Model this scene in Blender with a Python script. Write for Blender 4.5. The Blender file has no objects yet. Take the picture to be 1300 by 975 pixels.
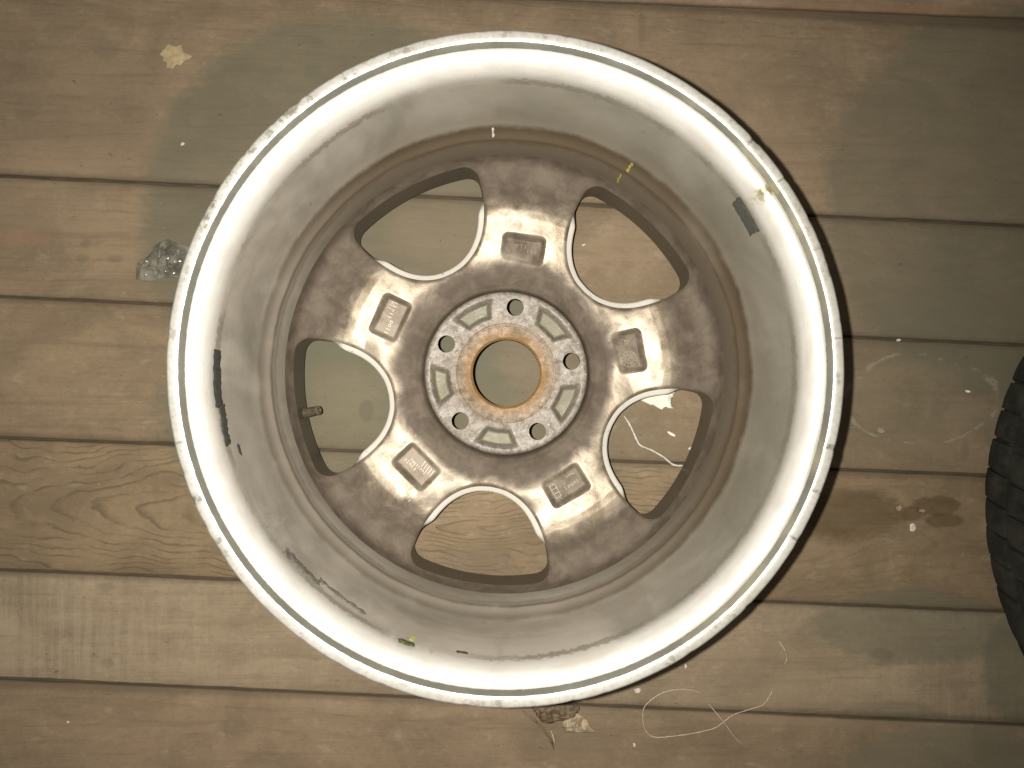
import bpy, math, random
import numpy as np

# ------------------------------------------------------------------ camera, world, flash, exposure
H = 0.65                 # camera height above the floor (m)
F = 877.0                # focal length in pixels of a 1300 px wide picture
sc = bpy.context.scene
col = sc.collection
cam_d = bpy.data.cameras.new('camera'); cam = bpy.data.objects.new('camera', cam_d); col.objects.link(cam)
TX, TY = math.atan(12.5/F), math.atan(19.0/F)          # the phone was held almost level
cam.location = (0, 0, H); cam.rotation_euler = (TX, -TY, 0)
cam_d.sensor_width = 36; cam_d.lens = F/1300*36; cam_d.clip_start = 0.01; cam_d.clip_end = 50
sc.camera = cam
wd = bpy.data.worlds.new('World'); sc.world = wd; wd.use_nodes = True
bg = wd.node_tree.nodes['Background']; bg.inputs[0].default_value = (1.0, 0.90, 0.76, 1); bg.inputs[1].default_value = 0.13
ld = bpy.data.lights.new('phone_flash', 'SPOT'); lo = bpy.data.objects.new('phone_flash', ld); col.objects.link(lo)
lo.location = (-0.024, 0.003, H + 0.004); ld.energy = 29.0; ld.shadow_soft_size = 0.0035; ld.color = (1.0, 0.962, 0.892)
ld.spot_size = math.radians(165); ld.spot_blend = 1.0; lo.rotation_euler = (0, math.radians(11), 0)
sc.view_settings.view_transform = 'Standard'; sc.view_settings.look = 'None'
sc.view_settings.exposure = 0; sc.view_settings.gamma = 1
sc.render.engine = 'CYCLES'
sc.cycles.max_bounces = 6; sc.cycles.caustics_reflective = False; sc.cycles.caustics_refractive = False
sc.cycles.sample_clamp_indirect = 3.0

rnd = random.Random(7)
R2 = math.radians
WC = (0.0078, 0.0177)   # wheel centre on the floor

def fl(X, Y, z=0.0):
    """Place on the floor (or at height z) that was measured at X, Y on the 1300 px photograph."""
    x, y, w = (X-650)/F, -(Y-487.5)/F, -1.0
    y, w = y*math.cos(TX)-w*math.sin(TX), y*math.sin(TX)+w*math.cos(TX)       # rotate about x, then about y
    x, w = x*math.cos(TY)-w*math.sin(TY), x*math.sin(TY)+w*math.cos(TY)
    k = (H-z)/-w
    return (x*k, y*k, z)

# ------------------------------------------------------------------ helpers
def link(o, parent=None):
    col.objects.link(o)
    if parent: o.parent = parent
    return o
def mesh_obj(name, verts, faces, mat=None, parent=None, smooth=True, angle=None, normals=None):
    me = bpy.data.meshes.new(name)
    me.from_pydata([tuple(v) for v in verts], [], [tuple(f) for f in faces])
    if smooth: me.shade_smooth()
    if angle: me.set_sharp_from_angle(angle=R2(angle))
    if normals is not None: me.normals_split_custom_set_from_vertices([tuple(n) for n in normals])
    if mat: me.materials.append(mat)
    return link(bpy.data.objects.new(name, me), parent)
def tag(o, label=None, cat=None, group=None, kind=None):
    if label: o['label'] = label
    if cat: o['category'] = cat
    if group: o['group'] = group
    if kind: o['kind'] = kind
    return o
def empty(name, loc):
    o = bpy.data.objects.new(name, None); o.location = loc; o.empty_display_size = 0.02
    return link(o)
class VN:
    """smooth value noise in 2-D (numpy)"""
    def __init__(s, seed): s.t = np.random.RandomState(seed).rand(256, 256)*2-1
    def __call__(s, x, y):
        xi = np.floor(x).astype(int); yi = np.floor(y).astype(int)
        fx = x-xi; fy = y-yi; fx = fx*fx*(3-2*fx); fy = fy*fy*(3-2*fy)
        a = s.t[yi % 256, xi % 256]; b = s.t[yi % 256, (xi+1) % 256]
        c = s.t[(yi+1) % 256, xi % 256]; d = s.t[(yi+1) % 256, (xi+1) % 256]
        return (a*(1-fx)+b*fx)*(1-fy)+(c*(1-fx)+d*fx)*fy
vn = VN(3)
def sst(x, a, b):
    t = np.clip((x-a)/(b-a), 0, 1); return t*t*(3-2*t)

def tube(name, pts, radius, mat, parent=None, seg=6, origin=None):
    pts = [np.array(p, float) for p in pts]
    o3 = np.array(origin if origin is not None else (0, 0, 0), float)
    V, Fc = [], []
    n = len(pts)
    for i, p in enumerate(pts):
        t = pts[min(i+1, n-1)]-pts[max(i-1, 0)]; t /= np.linalg.norm(t)+1e-12
        a = np.cross(t, (0, 0, 1.0))
        if np.linalg.norm(a) < 1e-3: a = np.array((1.0, 0, 0))
        a /= np.linalg.norm(a); b = np.cross(a, t)
        r = radius[i] if hasattr(radius, '__len__') else radius
        for k in range(seg):
            w = 2*math.pi*k/seg
            V.append(p-o3+a*math.cos(w)*r+b*math.sin(w)*r)
    for i in range(n-1):
        for k in range(seg):
            Fc.append((i*seg+k, i*seg+(k+1) % seg, (i+1)*seg+(k+1) % seg, (i+1)*seg+k))
    Fc.append(tuple(range(seg))); Fc.append(tuple(range((n-1)*seg, n*seg))[::-1])
    o = mesh_obj(name, V, Fc, mat, parent)
    if origin is not None and parent is None: o.location = origin
    return o
def spline(P, n):
    P = [np.array(p, float) for p in P]; out = []
    Q = [2*P[0]-P[1]] + P + [2*P[-1]-P[-2]]
    for i in range(len(P)-1):
        p0, p1, p2, p3 = Q[i:i+4]
        for k in range(n):
            t = k/n
            out.append(.5*((2*p1)+(-p0+p2)*t+(2*p0-5*p1+4*p2-p3)*t*t+(-p0+3*p1-3*p2+p3)*t**3))
    out.append(P[-1]); return out

# ------------------------------------------------------------------ node helper
class NT:
    def __init__(s, name):
        s.m = bpy.data.materials.new(name); s.m.use_nodes = True; s.t = s.m.node_tree; s.n = s.t.nodes
        s.b = s.n['Principled BSDF']; s.b.inputs['Specular IOR Level'].default_value = 0.4
        tc = s.n.new('ShaderNodeTexCoord'); s.obj = tc.outputs['Object']
        sp = s.n.new('ShaderNodeSeparateXYZ'); s.t.links.new(s.obj, sp.inputs[0])
        s.x, s.y, s.z = sp.outputs
    def put(s, i, v):
        if isinstance(v, bpy.types.NodeSocket): s.t.links.new(v, i)
        elif hasattr(v, '__len__') and len(v) == 3 and i.type == 'RGBA': i.default_value = (*v, 1)
        else: i.default_value = v
    def m_(s, op, a, b=0.0, c=0.0):
        n = s.n.new('ShaderNodeMath'); n.operation = op
        s.put(n.inputs[0], a); s.put(n.inputs[1], b); s.put(n.inputs[2], c); return n.outputs[0]
    def add(s, a, b): return s.m_('ADD', a, b)
    def sub(s, a, b): return s.m_('SUBTRACT', a, b)
    def mul(s, a, b): return s.m_('MULTIPLY', a, b)
    def mx(s, a, b): return s.m_('MAXIMUM', a, b)
    def hyp(s, a, b): return s.m_('SQRT', s.add(s.mul(a, a), s.mul(b, b)))
    def ss(s, v, a, b, lo=0.0, hi=1.0):
        n = s.n.new('ShaderNodeMapRange'); n.interpolation_type = 'SMOOTHSTEP'
        if a > b: a, b, lo, hi = b, a, hi, lo
        for i, q in enumerate((v, a, b, lo, hi)): s.put(n.inputs[i], q)
        return n.outputs[0]
    def vec(s, x, y, z=0.0):
        n = s.n.new('ShaderNodeCombineXYZ'); s.put(n.inputs[0], x); s.put(n.inputs[1], y); s.put(n.inputs[2], z); return n.outputs[0]
    def sv(s, sx, sy, sz, off=(0, 0, 0)):
        n = s.n.new('ShaderNodeMapping'); s.t.links.new(s.obj, n.inputs[0]); n.inputs['Scale'].default_value = (sx, sy, sz)
        n.inputs['Location'].default_value = off; return n.outputs[0]
    def noise(s, v, scale=1.0, detail=4.0, rough=0.55, dist=0.0):
        n = s.n.new('ShaderNodeTexNoise'); s.put(n.inputs['Vector'], v); n.inputs['Scale'].default_value = scale
        n.inputs['Detail'].default_value = detail; n.inputs['Roughness'].default_value = rough; n.inputs['Distortion'].default_value = dist
        return n.outputs[0]
    def mix(s, f, a, b, mode='MIX'):
        n = s.n.new('ShaderNodeMix'); n.data_type = 'RGBA'; n.blend_type = mode
        s.put(n.inputs[0], f); s.put(n.inputs[6], a); s.put(n.inputs[7], b); return n.outputs[2]
    def bump(s, h, strength=0.3, dist=0.001, prev=None):
        n = s.n.new('ShaderNodeBump'); s.put(n.inputs['Height'], h); s.put(n.inputs['Strength'], strength); n.inputs['Distance'].default_value = dist
        if prev is not None: s.t.links.new(prev, n.inputs['Normal'])
        return n.outputs[0]
    def out(s, base=None, rough=None, metal=None, normal=None, **kw):
        for k, v in (('Base Color', base), ('Roughness', rough), ('Metallic', metal), ('Normal', normal)):
            if v is not None: s.put(s.b.inputs[k], v)
        for k, v in kw.items(): s.put(s.b.inputs[k.replace('_', ' ')], v)
        return s.m

def plain(name, colr, rough=0.6, metal=0.0, var=0.25, scale=300, bump=0.0, **kw):
    t = NT(name); n = t.noise(t.obj, scale, 4)
    c = t.mix(t.ss(n, .3, .7), tuple(v*(1-var) for v in colr), tuple(min(1, v*(1+var)) for v in colr))
    return t.out(c, rough, metal, t.bump(n, bump, .0006) if bump else None, **kw)

# ------------------------------------------------------------------ wood of the floor
PX = 1/F*H     # metres per photo pixel on the floor
# stains that have a place of their own: x, y, rx, ry (photo pixels on the floor), softness, wobble, strength, colour
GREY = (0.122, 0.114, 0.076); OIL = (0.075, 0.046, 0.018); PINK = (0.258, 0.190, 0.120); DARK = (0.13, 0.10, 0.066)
PALE = (0.40, 0.35, 0.25); GREEN = (0.124, 0.121, 0.078)
STAINS = [
    (100, 120, 150, 90, .5, .5, .40, DARK), (250, 250, 90, 50, .6, .4, .0, DARK),
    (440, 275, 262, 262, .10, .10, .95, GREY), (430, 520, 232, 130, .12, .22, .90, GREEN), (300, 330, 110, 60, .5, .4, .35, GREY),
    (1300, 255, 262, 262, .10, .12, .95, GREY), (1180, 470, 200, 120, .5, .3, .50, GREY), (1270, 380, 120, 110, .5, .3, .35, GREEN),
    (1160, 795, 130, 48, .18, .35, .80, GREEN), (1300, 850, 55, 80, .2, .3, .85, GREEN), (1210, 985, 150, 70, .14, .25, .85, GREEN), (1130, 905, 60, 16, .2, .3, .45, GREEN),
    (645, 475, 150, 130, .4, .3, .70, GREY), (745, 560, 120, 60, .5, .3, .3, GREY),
    (1078, 652, 76, 34, .35, .5, .92, OIL), (1190, 642, 32, 13, .25, .5, .80, OIL), (1200, 661, 26, 9, .25, .4, .8, OIL), (1158, 652, 14, 10, .3, .4, .7, OIL), (1060, 680, 40, 14, .5, .4, .4, OIL),
    (60, 260, 90, 50, .6, .5, .45, PINK), (120, 185, 90, 40, .6, .5, .40, PINK), (930, 150, 120, 110, .6, .4, .35, PINK), (1000, 850, 90, 45, .5, .4, .40, PINK), (1040, 900, 170, 26, .4, .4, .35, PINK), (560, 290, 70, 50, .5, .4, .35, PINK),
    (790, 320, 30, 60, .5, .4, .35, PINK), (20, 300, 40, 12, .5, .5, .5, (0.27, 0.15, 0.09)), (440, 500, 50, 40, .6, .5, .3, PINK),
    (1110, 12, 190, 9, .5, .5, .55, (0.24, 0.12, 0.05)), (815, 35, 5, 26, .5, .6, .5, DARK), (465, 522, 9, 14, .3, .6, .55, (0.09, 0.075, 0.05)),
    (600, 712, 60, 20, .4, .4, .5, DARK), (108, 308, 7, 7, .5, .6, .6, DARK), (145, 328, 10, 5, .5, .7, .5, DARK), (103, 328, 10, 5, .5, .7, .5, DARK),
    (135, 62, 18, 14, .5, .8, .45, DARK), (90, 165, 70, 14, .6, .8, .35, DARK), (35, 145, 14, 9, .6, .8, .5, DARK), (1120, 830, 16, 7, .5, .7, .55, DARK), (1225, 570, 6, 14, .5, .5, .5, DARK),
    (720, 915, 90, 40, .7, .4, .35, DARK), (135, 745, 12, 6, .5, .6, .5, DARK), (135, 842, 8, 6, .5, .6, .5, DARK), (265, 250, 60, 20, .6, .5, .3, DARK),
]
RINGS = [(1165, 507, 100, 57, .05)]   # pale dried-water rings

def wood(idx, yc, half, p):
    t = NT('plank_wood')
    k = idx*1.37
    w1 = t.noise(t.sv(9, 14, 9, (k, k*2, 0)), 1, 3)                       # slow warp
    yl = t.sub(t.sub(t.y, yc), t.mul(t.x, -0.045))
    yw = t.add(yl, t.mul(t.sub(w1, .5), p.get('warp', .02)))
    hh = t.add(p['h'], t.mul(t.sub(t.x, p['x0']), p['slope']))
    d = t.hyp(yw, hh)
    d = t.add(d, t.mul(t.sub(t.noise(t.sv(25, 60, 1, (k, 0, 0)), 1, 3), .5), .0035))
    ph = t.m_('FRACT', t.mul(d, p['freq']))
    ring = t.mul(t.mul(t.ss(ph, .62, .93), t.ss(ph, 1.0, .95)), t.ss(t.noise(t.sv(30, 60, 1, (k, 4, 0)), 1, 3), .33, .6))
    fine = t.noise(t.sv(14, 420, 1, (k*3, k, 0)), 1, 5, .65)
    med = t.noise(t.sv(5, 90, 1, (k*5, k, 0)), 1, 4, .6, .4)
    blot = t.noise(t.sv(13, 18, 1, (k, k*7, 0)), 1, 6, .62, .6)
    blot2 = t.noise(t.sv(42, 70, 1, (k*2, k*3, 0)), 1, 5, .65)
    gran = t.noise(t.obj, 900, 3, .7); mot = t.noise(t.sv(150, 230, 1, (k*4, 2, 0)), 1, 6, .7)
    c = t.mix(t.ss(blot, .30, .70), tuple(v*.80 for v in p['col']), tuple(v*1.14 for v in p['col']))
    c = t.mix(t.mul(t.ss(blot2, .55, .75), .35), c, tuple(v*.62 for v in p['col']))
    c = t.mix(t.mul(t.ss(blot2, .44, .28), .25), c, PALE)
    c = t.mix(t.mul(t.ss(med, .52, .72), .40), c, tuple(v*.6 for v in p['col']))
    c = t.mix(t.mul(t.ss(mot, .52, .70), .38), c, tuple(v*.58 for v in p['col'])); c = t.mix(t.mul(t.ss(mot, .46, .30), .30), c, tuple(v*1.45 for v in p['col']))
    if idx == 5: ring = t.mul(ring, t.ss(t.x, .16, .28, 1.0, .35))
    c = t.mix(t.mul(ring, p['ring']), c, (0.105, 0.078, 0.045))
    c = t.mix(t.mul(t.ss(fine, .52, .75), p.get('fine', .35)), c, (0.12, 0.092, 0.058))
    if p.get('saw'):
        sw = t.noise(t.sv(150, 7, 1, (k, 0, 0)), 1, 4, .7)
        sm = t.mul(t.ss(sw, .42, .64), t.mul(t.ss(t.noise(t.sv(6, 20, 1), 1, 3), .35, .6), t.ss(t.m_('ABSOLUTE', t.sub(t.x, .06)), .20, .42)))
        c = t.mix(t.mul(sm, .28), c, (0.40, 0.34, 0.24))
        c = t.mix(t.mul(t.ss(sw, .44, .30), .12), c, (0.15, 0.12, 0.08))
    # stains
    wob = t.sub(t.noise(t.sv(22, 30, 1, (5, 1, 0)), 1, 4, .6), .5)
    wob2 = t.sub(t.noise(t.sv(110, 170, 1, (5, 1, 0)), 1, 4, .65), .5)
    tex = t.mul(t.ss(blot2, .25, .72, 1.0, .7), t.ss(med, .25, .75, 1.0, .82)); i_var = idx*1.7
    for (cx, cy, rx, ry, so, wb, st, cc) in STAINS:
        if st == 0: continue
        X, Y, _ = fl(cx, cy)
        if abs(Y-yc) > ry*PX*1.6+half+.04: continue
        dd = t.hyp(t.mul(t.sub(t.x, X), 1/(rx*PX)), t.mul(t.sub(t.y, Y), 1/(ry*PX)))
        big = rx > 60
        dd = t.add(dd, t.add(t.mul(wob, wb*1.4), t.mul(wob2, wb*(1.1 if big else 1.4))))
        if big: st = st*(.78+.26*((i_var*0.618+cx*.013) % 1))
        f = t.mul(t.ss(dd, 1+so/2, 1-so*.8), t.mul(tex, st))
        c = t.mix(f, c, cc)
    for (cx, cy, rx, ry, wd_) in RINGS:
        X, Y, _ = fl(cx, cy)
        if abs(Y-yc) > ry*PX*1.3+half: continue
        dd = t.hyp(t.mul(t.sub(t.x, X), 1/(rx*PX)), t.mul(t.sub(t.y, Y), 1/(ry*PX)))
        dd = t.m_('ABSOLUTE', t.sub(t.add(dd, t.mul(wob, .5)), 1.0))
        f = t.mul(t.ss(dd, wd_, 0), t.ss(t.noise(t.sv(50, 60, 1, (2, 9, 0)), 1, 3), .46, .6))
        c = t.mix(t.mul(f, .32), c, (0.40, 0.36, 0.28))
    # small dark pits and pale flecks
    pit = t.noise(t.sv(120, 190, 1, (k, 3, 0)), 1, 2, .5)
    c = t.mix(t.mul(t.ss(pit, .70, .78), .6), c, (0.085, 0.062, 0.038))
    flk = t.noise(t.sv(230, 300, 1, (k, 8, 0)), 1, 2, .5)
    c = t.mix(t.mul(t.ss(flk, .74, .82), .45), c, (0.45, 0.41, 0.33))
    # grime along both edges of the plank
    ed = t.sub(half, t.m_('ABSOLUTE', yl))
    c = t.mix(t.mul(t.ss(t.add(ed, t.mul(wob2, .006)), .007, 0), .6), c, (0.10, 0.074, 0.046))
    c = t.mix(t.ss(gran, .3, .7, 0, .16), c, (0.09, 0.07, 0.05))
    hgt = t.add(t.mul(fine, .5), t.add(t.mul(gran, .25), t.add(t.mul(blot2, .6), t.mul(ring, -.3))))
    return t.out(c, t.ss(blot2, .2, .8, .62, .85), 0.0, t.bump(hgt, .45, .0012), Specular_IOR_Level=0.22)

JOINTS = [(-560, -520), (-290, -240), (-30, 22), (222, 286), (376, 438), (556, 605), (724, 778), (862, 921), (1010, 1072), (1240, 1300), (1500, 1560)]
PP = {
    0: dict(col=(0.244, 0.174, 0.113), h=.02, x0=0, slope=.02, freq=90, ring=.3),
    1: dict(col=(0.244, 0.174, 0.113), h=.05, x0=0, slope=.02, freq=90, ring=.3),
    2: dict(col=(0.232, 0.169, 0.105), h=.06, x0=.1, slope=.03, freq=110, ring=.16, fine=.25),
    3: dict(col=(0.231, 0.169, 0.105), h=.05, x0=.3, slope=.05, freq=120, ring=.22, fine=.3),
    4: dict(col=(0.222, 0.162, 0.099), h=.03, x0=-.2, slope=.02, freq=80, ring=.15, fine=.25),
    5: dict(col=(0.214, 0.154, 0.090), h=.0, x0=.02, slope=.12, freq=210, ring=.75, warp=.05, fine=.25),
    6: dict(col=(0.268, 0.204, 0.131), h=.06, x0=0, slope=.03, freq=70, ring=.12, saw=True),
    7: dict(col=(0.215, 0.154, 0.095), h=.05, x0=.2, slope=.03, freq=90, ring=.14, fine=.3),
    8: dict(col=(0.219, 0.161, 0.098), h=.05, x0=.1, slope=.03, freq=90, ring=.25),
    9: dict(col=(0.244, 0.174, 0.113), h=.05, x0=.1, slope=.03, freq=90, ring=.25),
}
floor = empty('floor', (0, 0, 0)); floor['kind'] = 'structure'
tube_dirt = plain('joint_dirt', (.070, .052, .032), .95, 0, .18, 60, 0)
b = mesh_obj('subfloor', [(-1.1, -.9, -.0045), (1.1, -.9, -.0045), (1.1, .9, -.0045), (-1.1, .9, -.0045)], [(0, 1, 2, 3)], tube_dirt, floor)
def plank(i):
    (l0, r0), (l1, r1) = JOINTS[i], JOINTS[i+1]
    XE, NS = 1.0, 320
    r = np.random.RandomState(40+i)
    dz = [0, -.001, .0, -.0012, .0002, -.0006, -.0004, .0006, -.0010, 0, 0][i]
    def edge(L, R, x, sgn, sd):
        A, B = fl(0, L), fl(1300, R)
        y = A[1]+(B[1]-A[1])*(x-A[0])/(B[0]-A[0])
        w = (vn(np.array([x*22+sd*9.3]), np.array([sd*3.7]))[0]*.7+vn(np.array([x*90+sd*5.1]), np.array([sd*1.9]))[0]*.3)
        return y+sgn*(.0009+.0010*abs(w)**1.5+.0004*w)
    V, Fc = [], []
    prof = [(0, -.0044), (0, -.0022), (.0004, -.0009), (.0016, 0)]
    for a in range(NS+1):
        x = -XE+2*XE*a/NS
        yt = edge(l0, r0, x, -1, i); yb = edge(l1, r1, x, 1, i+.5)
        row = [(yt-o, z) for o, z in prof]
        n_in = 5
        row += [(yt+(yb-yt)*q/(n_in+1), .0) for q in range(1, n_in+1)]
        row += [(yb+o, z) for o, z in prof[::-1]]
        for (y, z) in row:
            zz = z+dz+(.0004*vn(np.array([x*9+i*7]), np.array([y*30]))[0] if z == 0 else 0)
            V.append((x, y, zz))
    m = len(row)
    for a in range(NS):
        for q in range(m-1):
            Fc.append((a*m+q, a*m+q+1, (a+1)*m+q+1, (a+1)*m+q))
    yc = fl(650, (l0+r0+l1+r1)/4)[1]; half = ((l1+r1)-(l0+r0))/4*PX
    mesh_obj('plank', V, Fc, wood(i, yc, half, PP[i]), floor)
for i in range(len(JOINTS)-1): plank(i)

# ------------------------------------------------------------------ the wheel rim: materials
def rim_mat(name):
    t = NT(name); r = t.hyp(t.x, t.y)
    n0 = t.noise(t.sv(9, 9, 9), 1, 4, .6, .5); n1 = t.noise(t.sv(26, 26, 10), 1, 5, .62, .3); n2 = t.noise(t.sv(140, 140, 90), 1, 4, .65)
    st = t.noise(t.sv(7, 7, 190), 1, 4, .6)
    c = t.mix(t.ss(n0, .36, .66), (.305, .278, .235), (.50, .46, .395))
    c = t.mix(t.mul(t.ss(n1, .52, .74), .45), c, (.62, .575, .495))
    c = t.mix(t.mul(t.ss(n1, .44, .28), .40), c, (.30, .27, .21))
    c = t.mix(t.mul(t.ss(st, .5, .75), .18), c, (.28, .25, .20))
    c = t.mix(t.mul(t.ss(n2, .66, .74), .55), c, (.16, .145, .11))
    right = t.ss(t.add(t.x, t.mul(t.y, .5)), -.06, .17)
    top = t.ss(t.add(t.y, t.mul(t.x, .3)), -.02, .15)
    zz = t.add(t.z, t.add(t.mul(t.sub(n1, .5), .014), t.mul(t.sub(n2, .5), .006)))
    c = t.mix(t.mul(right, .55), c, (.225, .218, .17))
    # brake dust: brown, thickest in the corner of the ledge
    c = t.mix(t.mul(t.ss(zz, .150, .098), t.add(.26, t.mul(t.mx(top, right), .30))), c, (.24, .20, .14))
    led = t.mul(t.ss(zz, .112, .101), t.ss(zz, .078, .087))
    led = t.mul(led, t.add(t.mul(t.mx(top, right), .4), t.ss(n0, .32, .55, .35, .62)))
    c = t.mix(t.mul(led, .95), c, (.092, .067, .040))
    crease = t.ss(t.m_('ABSOLUTE', t.sub(t.add(t.z, t.mul(t.sub(n1, .5), .004)), .0895)), .0026, .0004)
    c = t.mix(t.mul(crease, t.ss(n0, .3, .5, .15, .6)), c, (.06, .043, .026))
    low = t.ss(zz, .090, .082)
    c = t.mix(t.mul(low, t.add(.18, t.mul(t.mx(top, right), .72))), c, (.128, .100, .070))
    c = t.mix(t.mul(t.ss(t.z, .0445, .041), .85), c, (.082, .068, .048))  # barrel foot is darker below spoke level
    a = t.m_('ARCTAN2', t.y, t.x)
    f1 = t.noise(t.sv(30, 30, 60), 1, 5, .6); f2 = t.noise(t.obj, 260, 4, .65); f3 = t.noise(t.sv(11, 11, 11, (3, 1, 0)), 1, 3)
    up = t.ss(t.add(t.z, t.add(t.mul(t.sub(f1, .5), .0035), t.mul(t.sub(f2, .5), .002))), .1768, .1885)
    c = t.mix(up, c, t.mix(t.ss(f1, .35, .7), (.70, .68, .63), (.60, .575, .515)))  # flash glare on the seat, painted in as a paler band
    # grime in the groove behind the lip; the right-hand side of the rim is dirtier
    side = t.ss(t.x, .06, .21)
    g = t.mul(t.ss(t.add(r, t.mul(t.sub(f2, .5), .0012)), .2104, .2111), t.ss(t.add(r, t.mul(t.sub(f2, .5), .0012)), .2143, .2136))
    c = t.mix(t.mul(g, .95), c, (.10, .097, .074))
    band = t.mul(t.ss(r, .203, .209), t.ss(f3, .45, .62))
    c = t.mix(t.mul(t.mul(band, side), .6), c, (.33, .30, .20))
    # bare and chipped lip
    lip = t.ss(r, .2138, .2146)
    c = t.mix(t.mul(lip, .5), c, t.mix(t.ss(f2, .35, .65), (.34, .325, .28), (.52, .50, .44)))
    ch = t.ss(t.noise(t.sv(70, 70, 70, (7, 2, 0)), 1, 4, .7), .56, .66)
    c = t.mix(t.mul(t.mul(lip, ch), .5), c, (.22, .19, .14))
    f4 = t.noise(t.sv(95, 95, 60, (2, 2, 0)), 1, 5, .7)
    ul = t.mul(t.ss(t.add(t.mul(t.x, -.7), t.mul(t.y, .7)), .17, .205), lip)
    c = t.mix(t.mul(ul, t.ss(f4, .48, .62)), c, (.26, .235, .18))
    # dark tide line where tyre grease dried on the inner edge of the bright seat
    tl = t.mul(t.ss(t.m_('ABSOLUTE', t.sub(t.add(t.z, t.mul(t.sub(f2, .5), .010)), .1765)), .0040, .0012), t.ss(f3, .40, .56))
    c = t.mix(t.mul(tl, .75), c, (.20, .18, .14))
    for (ang, hw, st) in ((43, .004, .8), (34.5, .003, .6), (21, .003, .7), (-14, .008, .8), (-22, .005, .7), (-31, .004, .8), (5, .003, .5), (203, .012, .7), (211, .008, .6), (193, .004, .5), (268, .016, .5)):
        f = t.mul(t.ss(t.m_('ABSOLUTE', t.sub(t.m_('FLOORED_MODULO', t.add(a, math.pi*2), math.pi*2), R2(ang % 360))), hw*1.6, hw*.6), lip)
        c = t.mix(t.mul(f, t.mul(t.ss(f2, .35, .6), st)), c, (.10, .085, .06))
    X, Y = .2065*math.cos(R2(34.4)), .2065*math.sin(R2(34.4))
    dd = t.add(t.hyp(t.sub(t.x, X), t.sub(t.y, Y)), t.mul(t.sub(f2, .5), .012))
    c = t.mix(t.mul(t.ss(dd, .010, .002), .5), c, (.40, .34, .13)); c = t.mix(t.mul(t.ss(dd, .0065, .001), .9), c, (.06, .05, .02))
    h = t.add(t.add(t.mul(n2, .5), t.mul(st, .4)), t.mul(f1, .6))
    return t.out(c, t.add(t.ss(n1, .3, .7, .33, .50), t.ss(t.z, .125, .09, 0, .15)), t.ss(t.z, .09, .13, .1, .40), t.bump(h, .28, .0007))
def spider_mat():
    t = NT('dusty_cast_alloy'); r = t.hyp(t.x, t.y)
    n0 = t.noise(t.sv(20, 20, 20, (1, 4, 0)), 1, 5, .62, .5); n1 = t.noise(t.sv(60, 60, 60), 1, 5, .65, .4); n2 = t.noise(t.obj, 420, 4, .7)
    n3 = t.noise(t.obj, 170, 5, .75, .5)
    # brake dust film
    c = t.mix(t.ss(n1, .35, .68), (.215, .172, .120), (.40, .345, .265))
    groove = t.mul(t.ss(t.add(r, t.mul(t.sub(n0, .5), .04)), .106, .090), t.ss(r, .0685, .0705))
    outer = t.ss(t.add(r, t.mul(t.sub(n0, .5), .06)), .136, .156)
    dirt = t.mx(groove, outer)
    patch = t.ss(n0, .52, .74)
    dirt = t.mx(dirt, t.mul(patch, .75)); dirt = t.mx(dirt, t.mul(t.ss(n1, .48, .70), .42))
    dcol = t.mix(t.ss(n1, .35, .7), (.086, .067, .051), (.128, .101, .077))
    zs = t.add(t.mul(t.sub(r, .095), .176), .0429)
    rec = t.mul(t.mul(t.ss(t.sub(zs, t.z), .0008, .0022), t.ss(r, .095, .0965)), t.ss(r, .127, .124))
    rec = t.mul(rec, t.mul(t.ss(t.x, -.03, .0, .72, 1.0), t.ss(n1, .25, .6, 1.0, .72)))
    dirt = t.mul(dirt, t.ss(t.mul(t.mul(t.ss(n3, .58, .68), t.ss(n0, .42, .56)), t.mul(t.ss(r, .100, .112), t.ss(r, .158, .140))), 0, 1, 1.0, .35)); dirt = t.mx(dirt, t.mul(t.ss(n3, .38, .30), .45))
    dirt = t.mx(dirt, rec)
    c = t.mix(t.mul(dirt, .93), c, dcol)
    # corroded mounting face
    face = t.mul(t.ss(r, .0700, .0692), t.ss(r, .026, .027))
    sp = t.ss(n3, .36, .62)
    fc = t.mix(sp, (.128, .106, .084), (.235, .206, .170))
    fc = t.mix(t.mul(t.ss(n2, .58, .70), t.ss(n1, .42, .6)), fc, (.46, .42, .36))
    pk = t.mul(t.mul(t.ss(t.z, .0632, .0600), t.ss(r, .0445, .046)), 1.0)
    fc = t.mix(pk, fc, t.mix(t.ss(n1, .3, .7), (.135, .122, .082), (.185, .170, .12)))
    # rust round the bore
    rr = t.add(r, t.add(t.mul(t.sub(n1, .5), .014), t.mul(t.sub(n3, .5), .008)))
    rc = t.mix(t.ss(n3, .35, .65), (.090, .050, .015), (.160, .098, .038))
    fc = t.mix(t.mul(t.ss(rr, .049, .038), .80), fc, t.mix(sp, rc, (.155, .105, .055)))
    fc = t.mix(t.mul(t.ss(rr, .0375, .0345), .80), fc, (.150, .078, .016))
    c = t.mix(face, c, fc)
    metal = t.mul(t.m_('SUBTRACT', 1.0, t.mx(dirt, face)), .66)
    metal = t.mx(metal, t.mul(face, .12))
    rough = t.add(t.ss(n1, .3, .7, .38, .56), t.mul(dirt, .12))
    sl = t.m_('SUBTRACT', .42, t.mul(dirt, .34))
    h = t.add(t.mul(n2, .35), t.add(t.mul(n1, .8), t.mul(t.mul(n3, face), 1.6)))
    return t.out(c, rough, metal, t.bump(h, .38, .0010), Specular_IOR_Level=sl)
M_barrel, M_spider = rim_mat('worn_rim_metal'), spider_mat(); M_flange = M_barrel
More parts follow.
